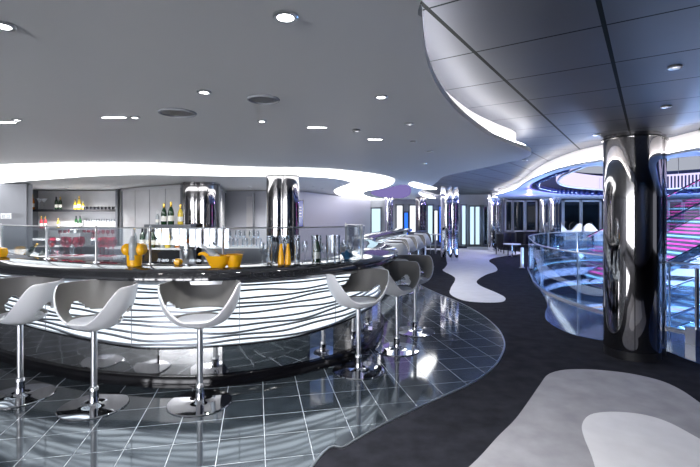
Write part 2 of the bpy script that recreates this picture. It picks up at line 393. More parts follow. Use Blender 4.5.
slot(114,117,.16,'thin white slot light over the bar, left of a downlight')
slot(5,122,.16,'thin white slot light at the far left of the ceiling')
slot(317,127,.14,'thin white slot light right of the speaker grille')
slot(375,139,.12,'thin white slot light nearest the ribbon curl')
def grille(px,py,r,label):
    x,y = G(px,py,ZC); t = thing('speaker_grille',(x,y,ZC),label,'speaker grille')
    MB().lathe([(r,0),(r*1.06,-.004),(r*1.02,-.012),(r*.93,-.013),(r*.92,-.004)],n=32).build('bezel',M['wall'],t)
    MB().lathe([(0,-.010),(r*.6,-.009),(r*.92,-.005)],n=32).build('mesh_cover',M['frame'],t)
grille(263.5,98.5,.085,'round dark grey speaker grille flush in the ceiling')
grille(177.5,112,.11,'round pale dome grille in the ceiling over the bar')

# ---------------------------------------------------------------- walls and windows
def wall(name, a, b, z0, z1, m, th=.12):
    a = Vector(a); b = Vector(b); d = (b-a); c = (a+b)/2
    return struct(MB().box((c.x,c.y,(z0+z1)/2),(d.length,th,z1-z0),rz=math.atan2(d.y,d.x)).build(name,m,smooth=0))
ZW=ZC-.022
wall('wall_left', (-8.2,8.6), (XD(27,9.3),9.3), 0, ZW, M['wall'])
wall('wall_left_return', (XD(27,9.3),9.36), (-9.02,12.1), 0, ZW, M['wall'])
wall('wall_side', (-10.9,-5.4),(-10.9,20.4), 0, ZP, M['wall'])
wall('wall_shelf', (-9.0,12.15), (-5.6,12.15), 0, ZW, M['brush'])
wall('wall_lavender_left', (-5.6,12.7), (-1.55,11.9), 0, ZW, M['wall2'])
wall('wall_lavender', (-1.55,11.9), (XD(369.5,20),20.2), 0, ZW, M['lav'])
wall('wall_back', (-1,20.4), (7.3,20.4), 0, ZP, M['wall'])
wall('wall_far_right', (7.3,20.4), (18,20.4), 0, ZP, M['blackm'])
wall('wall_rear', (-10.9,-5.4),(18,-5.4), 0, ZP, M['frame'])
wall('wall_right', (17.9,1.0), (17.9,20.4), -3, 4.6, M['darkblue'])
wall('door_1', (XD(226,12.25),12.28), (XD(252,12.0),12.08), 0, 2.0, M['brush'], .06)
wall('trim_8', (XD(253,11.95),11.95), (XD(254.5,11.95),11.95), 0, 2.1, M['frame'], .06)
# bright glazing in the back wall
nwin = [0]
def window(px0,px1,py0,py1,m,D=20.28,panes=1,fr='frame'):
    nwin[0]+=1
    x0,x1 = XD(px0,D),XD(px1,D); z1,z0 = ZD(py0,D),max(.02,ZD(py1,D))
    w = MB().box(((x0+x1)/2,D,(z0+z1)/2),(x1-x0,.02,z1-z0)).build('window_%d'%nwin[0],m,smooth=0); struct(w)
    f = MB()
    t=.07
    for x in [x0+(x1-x0)*k/panes for k in range(panes+1)]: f.box((x,D-.04,(z0+z1)/2),(t,.06,z1-z0+t))
    for z in (z0,z1): f.box(((x0+x1)/2,D-.04,z),(x1-x0+t,.06,t))
    f.build('window_frame',M[fr],w,smooth=0)
    return w
window(371,381,208,238,M['win'],panes=1)
window(396,403,205,240,M['winw'])
window(409,416,205,240,M['winw'])
window(403.5,408.5,212,236,M['blue'])
window(427,433,205,243,M['win'],panes=1)
window(433.5,438,210,241,M['winw'])
window(438.5,443,206,243,M['blue'])
window(461,466,205,245,M['win']); window(469,480,206,245,M['win'],panes=2); window(483,488,206,245,M['darkwin'])
for k,xc in enumerate([-9.2,-7.4,-5.6,-3.8,-2.0]):  # unseen glowing panes added behind the camera to fill the room with light
    nwin[0]+=1
    w_=struct(MB().box((xc,-5.32,1.3),(1.5,.02,1.7)).build('window_%d'%nwin[0],M['rearfill'],smooth=0))
    f=MB()
    for sx in(-.77,0,.77): f.box((xc+sx,-5.28,1.3),(.06,.06,1.8))
    for z in(.44,2.17): f.box((xc,-5.28,z),(1.6,.06,.06))
    f.build('window_frame',M['frame'],w_,smooth=0)
for k,(a,b) in enumerate([(505,512),(512.5,524),(525,536),(540,549),(556,562),(563,580),(581,600),(668,682),(683,700)]):
    window(a,b,201,231,M['darkwin'],panes=1,fr='white')
# bright bits deep behind the dark right-hand glazing are pale dining tables in front of it
# ---------------------------------------------------------------- columns
def column(x, y, R, z1, label, rz=0, col='chromed', collar=True, base=True, lobe=.72):
    t = thing('chrome_column',(x,y,0),label,'column',rz)
    def sec(k, s=1.0):
        # outline of two merged round shafts
        pts=[]; n=72
        for i in range(n):
            a=2*PI*i/n; c,sn=math.cos(a),math.sin(a); d=R*(1-lobe)
            best=0
            for sx in (-1,1):
                cx_=sx*d; r=R*lobe
                # ray-circle distance
                bq=c*cx_; disc=bq*bq-(cx_*cx_-r*r)
                if disc>=0: best=max(best,bq+math.sqrt(disc))
            pts.append(Vector((best*c*s,best*sn*s)))
        return pts
    def tubeband(z0,z1,s):
        mb=MB(); P=sec(0,s); mb.prism(P,z0,z1); return mb
    tubeband(.09 if base else 0,z1,1.0).build('shaft',M[col],t,smooth=60)
    if base: tubeband(0,.09,.985).build('base_band',M['blackm'],t,smooth=60)
    if collar: tubeband(z1-.05,z1-.035,1.06).build('collar',M['black'],t,smooth=60)
    sm=MB()
    for i in (3,20,39,56): 
        p=sec(0,1.0)[i]; sm.box((p.x,p.y,(z1+.1)/2),(.006,.006,z1-.14))
    sm.build('seam',M['black'],t,smooth=0)
    return t
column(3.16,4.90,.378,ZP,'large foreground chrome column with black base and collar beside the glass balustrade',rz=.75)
column(XD(451.7,13.9),14.2,.30,ZP,'slim twin-shaft chrome column standing at the edge of the pale carpet path',rz=.3,col='chrome',collar=False,base=False,lobe=.62)
column(XD(496,18),18.2,.30,ZP,'farther twin-shaft chrome column beside the black armchairs',rz=.3,col='chrome',collar=False,base=False,lobe=.62)
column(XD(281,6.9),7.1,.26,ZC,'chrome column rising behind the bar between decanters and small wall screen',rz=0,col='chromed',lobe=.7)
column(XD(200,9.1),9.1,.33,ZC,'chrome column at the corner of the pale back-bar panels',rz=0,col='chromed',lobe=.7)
column(XD(389,17),17,.17,ZC,'narrow chrome pillar between far bright windows',rz=.2,col='chrome',collar=False,base=False)
column(XD(421,17.5),17.5,.22,ZC,'narrow dark chrome pillar left of the blue far screen',rz=.2,col='chromed',collar=False,base=False)
column(XD(545,19),19,.25,ZC,'white-lit slim pillar left in the glazed area beyond the atrium',rz=.2,col='chrome',collar=False,base=False)
column(XD(555,17.5),17.5,.25,ZC,'slim pillar beyond the atrium beside dining tables',rz=.2,col='chrome',collar=False,base=False)

# ---------------------------------------------------------------- bar
Fp = [(-7.4,8.2),(-6.2,6.5),(-5.2,5.5),(-4.2,4.72),(-3.39,4.25),(-2.6,3.90),(-2.05,3.76),(-1.67,3.70),(-1.25,3.71),(-.92,3.79),(-.5,3.97),(-.19,4.19),(.1,4.45),(.32,4.76),(.5,5.2),(.62,5.75),(.66,6.3),(.6,6.9),(.46,7.6),(.42,8.3),(.58,9.3),(1.0,10.8),(1.6,12.6),(2.0,14.2)]
F = resample(catmull(Fp,8), .07)
NF = len(F)
# arc length and bottom edge of the glowing panel
arc=[0]
for a,b in zip(F,F[1:]): arc.append(arc[-1]+(b-a).length)
s0 = min(range(NF), key=lambda i:(F[i]-Vector((-1.4,3.70))).length)
sr = [a-arc[s0] for a in arc]
def zb(s): return min(.60, .375 + .055*(max(0,abs(s)-.5))**1.35 + .008*math.sin(s*4))
ZT=.925
bar = thing('bar_counter',(0,0,0),'long curved black-topped bar with glowing wavy-striped front and mirrored lower band','bar counter')
# granite slab
MB().sweep(F,[(0,.975),(0,1.038),(.012,1.05),(.62,1.05),(.62,1.01),(.02,1.01),(.02,.975)]).build('counter_top',M['granite'],bar,smooth=50)
MB().sweep(F,[(.02,.972),(.02,1.012),(.60,1.012),(.60,.972)]).build('counter_underside',M['blackm'],bar,smooth=50)
MB().sweep(F,[(.13,ZT),(.13,.975),(.2,.975),(.2,ZT)]).build('upper_trim',M['steel'],bar,smooth=50)
zbl=[zb(s) for s in sr]
MB().sweep(F,[(.19,zbl),(.17,ZT),(.22,ZT),(.23,zbl)]).build('light_panel',M['barglow'],bar,smooth=50)
sl=MB(); NS=11
for k in range(NS):
    for side in (0,):
        ctr=[]
        for i,s in enumerate(sr):
            f=(k+.6)/NS
            z=ZT-(ZT-zbl[i])*f + .011*math.sin(s*2.6+k*1.3)+.007*math.sin(s*5.7-k*2.1)+.004*math.sin(s*9+k)
            z=min(ZT-.004,max(zbl[i]+.006,z)); ctr.append(z)
        h=.0085
        for_off=[.19+( .17-.19)*((c-b)/(ZT-b)) for c,b in zip(ctr,zbl)]
        A=offset(F,.168); 
        lo=[c-h for c in ctr]; hi=[c+h for c in ctr]
        sl.sweep(F,[(.165,lo),(.165,hi),(.185,hi),(.185,lo)])
sl.build('wavy_slats',M['frame'],bar,smooth=50)
# panel joints
for s in [v*1.05-.55 for v in range(-6,9)]:
    i=min(range(NF),key=lambda i:abs(sr[i]-s)); a=offset(F,.168)[i]
    MB().box((a.x,a.y,(ZT+zbl[i])/2),(.006,.006,ZT-zbl[i])).build('panel_joint',M['frame'],bar,smooth=0)
# dark lip, mirrored facets, plinth
MB().sweep(F,[(.16,[z-.016 for z in zbl]),(.16,zbl),(.24,zbl),(.24,[z-.016 for z in zbl])]).build('lower_trim',M['black'],bar,smooth=50)
FF=resample(F,.31); sf=[]
zf=[]
for p in FF:
    i=min(range(NF),key=lambda i:(F[i]-p).length); zf.append(zbl[i]-.015)
MB().sweep(FF,[(.225,.10),(.222,[.10+(z-.10)*.42 for z in zf]),(.222,zf),(.3,zf),(.3,.10)]).build('mirror_band',M['mirror'],bar,smooth=0)
MB().sweep(F,[(.185,0),(.19,.085),(.20,.10),(.4,.10),(.4,0)]).build('plinth',M['plinth'],bar,smooth=50)
MB().sweep(F,[(.3,.1),(.3,.975),(.6,.975),(.6,.1)]).build('carcass',M['blackm'],bar,smooth=50)
# lower service worktop behind
wt = thing('service_worktop',(0,0,0),'white service worktop inside the curved bar behind the glass screen','worktop')
Fw=F[20:120]
MB().sweep(Fw,[(.64,.88),(.64,.92),(1.25,.92),(1.25,.88)]).build('top',M['worktop'],wt,smooth=50)
MB().sweep(Fw,[(.66,0),(.66,.88),(1.2,.88),(1.2,0)]).build('cabinet_body',M['frame'],wt,smooth=50)

# glass screen on the counter
Sp=[(-5.2,6.15),(-4.16,5.25),(-3.29,4.78),(-2.55,4.43),(-1.94,4.28),(-1.22,4.24),(-.5,4.42),(-.1,4.62),(.13,4.82)]
S=resample(catmull(Sp,8),.08)
scr=thing('glass_screen',(0,0,1.05),'clear glass screen with steel posts and top rail along the bar counter','glass screen')
S2=S+[Vector((.16,4.95)),Vector((.12,5.2)),Vector((-.05,5.6))]
MB().tube([(p.x,p.y,.355) for p in S2],.006).build('top_rail',M['steel'],scr)
MB().sweep(S2,[(-.003,.03),(-.003,.35),(.003,.35),(.003,.03)]).build('glass_pane',M['glass'],scr)
for q in [(-4.16,5.25),(-3.29,4.78),(-2.55,4.43),(-1.94,4.28),(-1.22,4.24),(.13,4.82),(-.05,5.6)]:
    MB().lathe([(0,0),(.035,0),(.035,.006),(.012,.012),(.011,.30),(.016,.31),(.016,.35),(.008,.375),(0,.378)],(q[0],q[1],0),12).build('post',M['steel'],scr)

# ---------------------------------------------------------------- stools
def make_stool():
    t=thing('bar_stool',(0,0,0),'x','bar stool',group='white tub bar stools with round chrome bases')
    MB().lathe([(0,0),(.25,0),(.255,.004),(.25,.010),(.12,.016),(.05,.020),(.035,.03),(.033,.13),(.0,.13)],n=56).build('base_plate',M['chrome'],t)
    MB().lathe([(0,.02),(.032,.02),(.032,.15),(.029,.155),(.023,.16),(.023,.60),(.05,.61),(.06,.63),(0,.632)],n=24).build('post',M['steel'],t)
    # shell, opening towards -Y
    R,Ht,Z0=.325,.35,.622
    nu,nv=80,28; mb=MB(); vs={}
    def amax(phi):   # phi 0 = front, pi = back
        a=abs(phi)
        t_=min(1,max(0,(a-.35)/(1.42-.35))); t_=t_*t_*(3-2*t_)
        return math.radians(36+54*t_)
    def P(phi,v):
        a=amax(phi)*v
        e=math.sin(a)**.62
        z=Ht*(1-math.cos(a)**1.0)
        rr=R*e
        back=max(0,-math.cos(phi))
        rx=rr*(1.0); ry=rr*(.80)
        # pinch: two soft folds down the back
        fold=.02*math.exp(-((abs(phi)-2.45)/.13)**2)*max(0,(v-.45))*1.8
        rx-=fold; ry-=fold
        # lean of the back
        return Vector((rx*math.sin(phi), -ry*math.cos(phi)+.06*back*(z/Ht), Z0+z))
    for i in range(nu):
        phi=-PI+2*PI*i/nu
        for j in range(nv+1):
            vs[i,j]=None
    c0=mb.b.verts.new((0,0,Z0))
    for i in range(nu):
        phi=-PI+2*PI*i/nu
        for j in range(1,nv+1): vs[i,j]=mb.b.verts.new(P(phi,j/nv))
    for i in range(nu):
        i2=(i+1)%nu; phi=-PI+2*PI*(i+.5)/nu
        mb.face([c0,vs[i,1],vs[i2,1]])
        for j in range(1,nv):
            v=(j+.5)/nv
            if abs(phi)>1.55:
                # opening between seat and backrest, widest at the sides
                lo=.40; hi=.50+.17*math.exp(-((abs(phi)-1.90)/.24)**2)
                if lo<v<hi: continue
            mb.face([vs[i,j],vs[i,j+1],vs[i2,j+1],vs[i2,j]])
    bmesh.ops.recalc_face_normals(mb.b,faces=mb.b.faces)
    sh=mb.build('tub_shell',M['shell'],t,smooth=60)
    so=sh.modifiers.new('s','SOLIDIFY'); so.thickness=.018; so.offset=-1; so.material_offset=1; so.material_offset_rim=0; sh.data.materials.append(M['inner'])
    su=sh.modifiers.new('b','SUBSURF'); su.levels=1; su.render_levels=1
    MB().lathe([(0,.045),(.12,.045),(.165,.040),(.182,.026),(.178,.010),(.14,0),(0,0)],(0,0,Z0+.028),40,sx=1.08,sy=.92).build('seat_pad',M['pad'],t,smooth=60)
    return t
SP=[((20,397),'leftmost bar stool, white tub shell turned to the left at the bar'),((94,407),'bar stool second from left, standing below the orange champagne bucket'),((200,403.5),'bar stool facing straight out below the orange bottle bowl'),
    ((358.5,371),'bar stool at the right bend of the bar, nearest of the receding row'),((397,350),'bar stool behind the one at the bend, overlapping it on the right'),((415,332),'third stool of the receding row, beside the tile edge')]
proto=None
def bar_normal(x,y):
    i=min(range(1,NF-1),key=lambda i:(F[i]-Vector((x,y))).length)
    t=(F[i+1]-F[i-1]).normalized(); return Vector((t.y,-t.x))
for k,((a,b),lab) in enumerate(SP):
    x,y=G(a,b); n=bar_normal(x,y); rz=math.atan2(n.y,n.x)+PI/2
    rz=[rz-.12,rz-.08,rz-.04,rz-.28,rz-.42,rz-.5][k]
    if proto is None:
        proto=make_stool(); proto.location=(x,y,.007); proto.rotation_euler.z=rz; proto['label']=lab
    else: dup(proto,(x,y,.007),lab,rz)
# far row along the S of the bar
labs=['far stool row, first white shell past the bar end','far stool row, second white shell past the bar end','far stool row, third white shell past the bar end','far stool row, fourth white shell past the bar end','far stool row, last white shell toward the back wall']
for k,(x,y) in enumerate([(.98,8.6),(1.1,9.5),(1.42,10.5),(1.78,11.5),(2.15,12.6)]):
    n=bar_normal(x,y); dup(proto,(x,y,.007),labs[k],math.atan2(n.y,n.x)+PI/2,group='stools along the far end of the bar')

# ---------------------------------------------------------------- glassware and bottles
def bottle(x,y,z,label,m='green',cap='gold',s=1.0,lab=True,grp=None,tilt=None,fat=1.0,cat='bottle'):
    t=thing('bottle',(x,y,z),label,cat,group=grp)
    f=fat
    MB().lathe([(0,0),(.038*f,0),(.042*f,.006),(.042*f,.16),(.036*f,.20),(.018,.245),(.0145,.26),(.0145,.31),(0,.31)],n=16).build('body',M[m],t)
    MB().lathe([(.0155,.25),(.0165,.252),(.0165,.312),(.014,.322),(0,.322)],n=14).build('cap',M[cap],t)
    if lab: MB().lathe([(.0428*f,.05),(.0428*f,.125)],n=16).build('label_sticker',M['label'],t)
    t.scale=(s,s,s)
    if tilt: t.rotation_euler=tilt
    return t
def glassp(kind):
    if kind=='flute': return [(0,0),(.032,0),(.032,.003),(.004,.008),(.004,.09),(.018,.12),(.026,.17),(.022,.22)]
    if kind=='wine': return [(0,0),(.036,0),(.036,.003),(.004,.008),(.004,.09),(.02,.10),(.038,.13),(.038,.16),(.03,.20)]
    if kind=='martini': return [(0,0),(.036,0),(.036,.003),(.004,.008),(.004,.10),(.055,.165)]
    return [(0,0),(.034,0),(.036,.005),(.038,.10)]
def glass(x,y,z,kind,label,m='glassw',grp=None,s=1):
    o=MB().lathe(glassp(kind),n=16).build({'flute':'champagne_flute','wine':'wine_glass','martini':'martini_glass'}.get(kind,'tumbler'),M[m],loc=(x,y,z)); o.scale=(s,s,s)
    return tag(o,label,'glass',grp)

# orange champagne bucket with bottle on the counter
CT=1.05
x,y=XD(134.5,4.16),4.16
bk=thing('champagne_bucket',(x,y,CT),'bright orange ruffled champagne bucket on the counter, holding a clear bottle','ice bucket')
MB().lathe([(0,.004),(.068,.0),(.076,.006),(.080,.05),(.082,.12),(.074,.12),(.06,.02),(0,.015)],n=40).build('bucket_body',M['orange'],bk)
pm=MB()
for k in range(7):
    a=PI/2+2*PI*k/7
    if math.sin(a)<-.85: continue
    pm.lathe([(.055*math.sin(PI*q/12),-.062*math.cos(PI*q/12)) for q in range(13)],n=18,M=Matrix.Translation((.082*math.cos(a),.082*math.sin(a),.175)),ruffle=lambda t,b:.05*math.sin(b*6))
pm.build('scalloped_rim',M['orange'],bk,smooth=60)
bk.scale=(.84,.84,.9)
bottle(x+.003,y-.035,CT+.06,'clear white-capped bottle standing in the orange ruffled bucket','clearb','white',.9,False)
# orange boat bowl with tilted bottle
x,y=XD(218,4.05),4.05
bk=thing('bottle_bowl',(x,y,CT),'orange boat-shaped bowl on the counter with a tilted bottle','ice bucket')
MB().lathe([(0,0),(.06,0),(.07,.01),(.10,.06),(.125,.11),(.118,.112),(.09,.06),(.06,.02),(0,.015)],n=48,sx=1.0,sy=.75,ruffle=lambda t,a:.08*t*math.sin(a*5)).build('bowl_body',M['orange'],bk)
MB().tube([(-.09,0,.10),(-.13,0,.13),(-.165,0,.125),(-.18,0,.115)],[.02,.018,.014,.01],10).build('spout',M['orange'],bk)
bottle(x+.04,y+.0,CT+.045,'silver-labelled bottle leaning in the orange boat bowl','clearb','white',.75,True,tilt=(0,-.85,0))
x,y=XD(234,4.1),4.1
b2=thing('orange_bowl',(x,y,CT),'small orange folded bowl right of the boat-shaped one','bowl')
MB().lathe([(0,0),(.05,0),(.058,.01),(.070,.07),(.082,.115),(.076,.117),(.06,.07),(.05,.02),(0,.018)],n=42,ruffle=lambda t,a:.07*t*math.sin(a*5+1)).build('bowl_body',M['orange'],b2)
MB().lathe([(0,.09),(.04,.10),(.06,.085)],n=20,ruffle=lambda t,a:.2*math.sin(a*3)).build('napkin',M['gold'],b2)
x,y=XD(178,4.2),4.2
o=MB().lathe([(0,0),(.03,.004),(.04,.03),(.036,.055),(.02,.066),(0,.068)],n=24,ruffle=lambda t,a:.1*math.sin(a*5)).build('orange_candle_holder',M['orange'],loc=(x,y,CT)); tag(o,'small orange votive holder on the counter between the bucket and bowl','candle holder')
x,y=XD(1,5.0),5.0
o=MB().lathe([(0,0),(.05,.004),(.065,.05),(.055,.10),(.03,.11),(0,.11)],n=24,ruffle=lambda t,a:.1*math.sin(a*5)).build('orange_bowl',M['orange'],loc=(x,y,CT)); tag(o,'orange bowl at the far left end of the counter','bowl')
# steel ice bucket
x,y=XD(188,4.75),4.75
ib=thing('ice_bucket',(x,y,.92),'brushed steel ice bucket behind the glass screen with amber bottle in it','ice bucket')
MB().lathe([(0,0),(.075,0),(.08,.01),(.085,.30),(.09,.305),(.082,.31),(.078,.29),(.07,.02)],n=28).build('bucket_body',M['steel'],ib)
MB().tube([(.085*math.cos(a),.085*math.sin(a),.24) for a in [k*PI/12 for k in range(24)]],.004,closed=True).build('hoop',M['chrome'],ib)
bottle(x,y,1.08,'amber bottle standing in the brushed steel ice bucket','amber','black',.75,False)
# decanters in glass cylinders
for dx,lab in ((-3,'orange decanter left of its twin inside a clear cooler at the bar column'),(4,'orange decanter right of its twin inside a clear cooler at the bar column')):
    x=XD(284+dx,4.3); t=thing('decanter',(x,4.3,CT),lab,'decanter',group='orange decanters')
    MB().lathe([(0,.0),(.03,0),(.031,.01),(.022,.12),(.013,.18),(.014,.20),(0,.20)],n=16).build('body',M['orange'],t)
    MB().lathe([(0,.20),(.012,.205),(.018,.22),(.010,.24),(0,.245)],n=14).build('stopper',M['glassw'],t)
for px,lab in ((270,'tall clear glass cylinder left of the orange decanters'),(284,'clear cooler cylinder around the orange decanters'),(297,'tall clear glass cylinder right of the orange decanters'),(316.5,'glass dome over the dark champagne bottle'),(331,'tall clear glass vase right of the domed bottle'),(337,'second tall clear glass vase right of the domed bottle')):
    x=XD(px,4.34); o=MB().lathe([(0,0),(.045,0),(.05,.01),(.052,.26),(.055,.28),(.05,.28),(.046,.02),(0,.012)],n=28,sx=(.6 if px in(270,297,337) else .95),sy=.8).build('glass_cylinder',M['glassw'],loc=(x,4.34,CT)); tag(o,lab,'glass jar')
bottle(XD(317,4.34),4.34,CT+.012,'dark champagne bottle with pale label under the glass dome','green','blackm',.85,True)
for k,(px,yy) in enumerate([(262,4.3),(266,4.36),(274,4.4),(300,4.45),(305,4.4),(325,4.4),(344,4.5),(350,4.55)]):
    glass(XD(px,yy),yy,CT,['flute','wine'][k%2],'clear stemmed glass on the counter near %s'%['the bar column, outer side','the bar column, inner side','the orange decanters','the small wall screen','the gap before the champagne bottle','the champagne bottle, right side','the folded blue cards','the corner post of the screen'][k],grp='stemmed glasses on the counter')
cd=thing('menu_cards',(XD(347,4.75),4.75,CT),'folded blue menu card leaning on the counter near the corner post','menu card')
MB().box((0,0,.05),(.10,.004,.10),ry=-.5,rx=.3).build('front_leaf',M['bluemenu'],cd,smooth=0)
MB().box((.01,.03,.05),(.10,.004,.10),ry=-.5,rx=-.3).build('rear_leaf',M['worktop'],cd,smooth=0)

# on the service worktop
WZ=.92
for k,(px,D,lab) in enumerate([(26,5.6,'tilted champagne bottle lying in ice at the far left'),(41,5.55,'tilted dark bottle on the white worktop near the second post')]):
    bottle(XD(px,D),D,WZ+.09,lab,'green','gold',.8,True,tilt=(.3,.9,0))
    t=thing('ice_tray',(XD(px,D),D,WZ),['steel ice tray holding the bottle at the far left','steel ice tray under the bottle near the second post'][k],'tray')
    MB().lathe([(0,.005),(.13,.005),(.14,.07),(.15,.072),(.145,0),(0,0)],n=24,sy=.8).build('body',M['steel'],t)
    MB().lathe([(0,.07),(.08,.075),(.13,.055)],n=18,ruffle=lambda t_,a:.15*math.sin(a*7)).build('ice',M['clearb'],t)
k=0
for px,D,kind,m in [(52,5.3,'wine','glassp'),(56,5.4,'wine','glassw'),(60,5.2,'martini','glassw'),(64,5.4,'wine','glassp'),(68,5.3,'wine','glassp'),(72,5.45,'flute','glassw'),(76,5.3,'wine','glassp'),(81,5.4,'wine','glassp'),(100,5.2,'wine','glassp'),(104,5.3,'wine','glassp'),(108,5.2,'wine','glassp'),(113,5.3,'wine','glassp'),(48,5.2,'flute','glassw')]:
    k+=1; col='rose' if m=='glassp' else 'clear'
    glass(XD(px,D),D,WZ+.12 if m=='glassp' else WZ,kind,'%s %s glass behind the screen, number %d in the row'%(col,kind,k) if False else '%s %s glass behind the bar screen on the left'%(col,kind),m,grp='%s %s glasses behind the left screen'%(col,kind),s=1.1)
rk=thing('glass_rack',(XD(66,5.3),5.33,WZ),'low white rack lifting the rose glasses behind the left screen','rack')
MB().box((0,0,.10),(.62,.34,.03)).build('shelf_board',M['white'],rk,smooth=0)
for sx in(-.27,.27): MB().box((sx,0,.043),(.04,.3,.085)).build('leg',M['steel'],rk,smooth=0)
rk2=thing('glass_rack',(XD(106.5,5.25),5.25,WZ),'low white rack lifting the rose glasses beside the orange bucket','rack')
MB().box((0,0,.10),(.30,.28,.03)).build('shelf_board',M['white'],rk2,smooth=0)
for sx in(-.12,.12): MB().box((sx,0,.043),(.03,.24,.085)).build('leg',M['steel'],rk2,smooth=0)

# back shelves at the left
D=11.7
sh=thing('back_shelf_unit',(XD(75,D),D,0),'wall shelf unit with dark shelves and pale metal back behind the bar','shelf unit')
W=XD(119,D)-XD(29,D)
MB().box((0,.28,1.1),(W,.03,2.1)).build('back_panel',M['brush'],sh,smooth=0)
for z,m in ((ZD(210.5,D),'blackm'),(ZD(229,D),'frame')): MB().box((0,.1,z),(W,.34,.06)).build('shelf',M[m],sh,smooth=0)
MB().box((0,0,.42),(W,.55,.84)).build('cabinet_body',M['frame'],sh,smooth=0)
MB().box((0,-.01,.86),(W,.6,.04)).build('worktop',M['worktop'],sh,smooth=0)
for s_ in(-1,1): MB().box((s_*W/2,.05,1.1),(.06,.45,2.15)).build('side_panel',M['frame'],sh,smooth=0)
z1=ZD(210.5,D)+.03; z2=ZD(229,D)+.03
def row(items,z,grp):
    for px,m,cap,s,lab in items: bottle(XD(px,D),D+.05,z,lab,m,cap,s,True,grp)
row([(31,'amber','gold',1.25,'amber bottle at the left end of the upper dark shelf'),(55,'green','blackm',1.05,'dark green bottle on the upper shelf, left of its twin'),(59,'green','gold',1.05,'dark green bottle on the upper shelf, right of its twin'),(74,'yellow','gold',.85,'yellow liqueur bottle on the upper shelf, left of the taller one'),(78,'yellow','gold',1.1,'tallest yellow liqueur bottle on the upper shelf'),(82,'yellow','label',.7,'shortest yellow bottle on the upper shelf')],z1,'bottles on the upper back shelf')
row([(40,'red','gold',.95,'left red spirit bottle on the lower back shelf'),(44,'red','gold',.95,'right red spirit bottle on the lower back shelf'),(75,'green','blackm',1.0,'left green bottle on the lower back shelf'),(79,'green','blackm',1.0,'right green bottle on the lower back shelf'),(57,'yellow','gold',.8,'squat yellow bottle alone on the lower back shelf')],z2,'bottles on the lower back shelf')
for px,lab in ((40,'left martini glass on the upper back shelf'),(44,'right martini glass on the upper back shelf')): glass(XD(px,D),D,z1,'martini',lab,'glassw',s=1.8)
for k in range(9):
    o=MB().cyl((0,0,0),.055,.075,14).build('black_tumbler',M['black'],loc=(XD(86+k*3.7,D),D,z1)); tag(o,'small black tumbler in the row on the upper back shelf','glass','black tumblers on the upper shelf')
for k in range(12):
    glass(XD(60+k*4.8,D-.05),D-.05,.88,'wine','rose wine glass in the row on the worktop below the back shelves','glassp',grp='rose glasses under the back shelves',s=1.15)
for k in range(6):
    glass(XD(88+k*5,D),D,z2,'wine','clear wine glass standing on the lower back shelf','glassw',grp='clear glasses on the lower back shelf',s=1.2)
ap=thing('coffee_machine',(XD(76,9.5),9.5,.0),'white cabinet-top coffee machine behind the bar left of the orange bucket','coffee machine')
MB().box((0,0,.42),(1.6,.55,.84)).build('stand',M['frame'],ap,smooth=0)
MB().box((0,0,.98),(.42,.4,.28)).build('body',M['white'],ap,smooth=0)
MB().box((0,-.22,.93),(.3,.06,.03)).build('drip_tray',M['steel'],ap,smooth=0)
MB().lathe([(0,1.12),(.13,1.12),(.11,1.2),(0,1.21)],n=16).build('hopper',M['steel'],ap)
sw=thing('wall_switch_plate',(XD(11,9.0),8.87,ZD(216,9.0)),'white double switch plate on the grey wall at left','switch',rz=.24)
MB().box((0,0,0),(.19,.012,.11)).build('plate',M['white'],sw,smooth=0)
for s_ in(-.045,.045): MB().box((s_,-.008,0),(.05,.008,.06)).build('rocker',M['clearb'],sw,smooth=0)

# central back bar: pale panels meeting at the column
def panel(a,b,name_lab,z1=ZC):
    a=Vector(a);b=Vector(b);d=b-a;c=(a+b)/2;rz=math.atan2(d.y,d.x)
    t=thing('back_bar_panel',(c.x,c.y,0),name_lab,'panel',rz)
    MB().box((0,0,z1/2-.01),(d.length,.06,z1-.03)).build('board',M['brush'],t,smooth=0)
    for s_ in(-1,1): MB().box((s_*(d.length/2),-.01,z1/2-.01),(.09,.10,z1-.02)).build('frame_post',M['frame'],t,smooth=0)
    MB().box((0,-.03,z1-.06),(d.length,.06,.06)).build('head_rail',M['steel'],t,smooth=0)
    for k in range(1,4): MB().box((d.length*(k/4-.5),-.034,z1/2),(.008,.006,z1-.1)).build('joint',M['frame'],t,smooth=0)
    return t
panel((XD(123,11.0),11.0),(XD(184,9.35),9.35),'wide pale metal panel left of the back-bar column')
panel((XD(217,9.4),9.4),(XD(224,11.9),11.9),'narrow pale metal panel right of the back-bar column')
D=8.3
cb=thing('bottle_cabinet',(XD(166,D),D,0),'dark low cabinet with tiered bottle steps in front of the pale panels','cabinet',rz=-.15)
W=.95
MB().box((0,0,.44),(W,.5,.88)).build('body',M['blackm'],cb,smooth=0)
MB().box((0,0,.895),(W+.04,.54,.03)).build('top',M['worktop'],cb,smooth=0)
MB().box((0,.14,1.12),(W,.2,.42)).build('raised_step',M['frame'],cb,smooth=0)
rr=random.Random(3)
bl=[(157,'clearb','white'),(163.5,'green','gold'),(170.5,'green','gold'),(180,'yellow','gold')]
names=['clear short bottle at left on the raised bottle step','green champagne bottle left on the raised step','gold-necked champagne bottle centre on the raised step','yellow-necked bottle right on the raised step, by the column']
for k,(px,m,c) in enumerate(bl): bottle(XD(px,D+.1),D+.12,1.33,names[k],m,c,[.8,1.25,1.35,1.2][k],True,'bottles on the raised back-bar step')
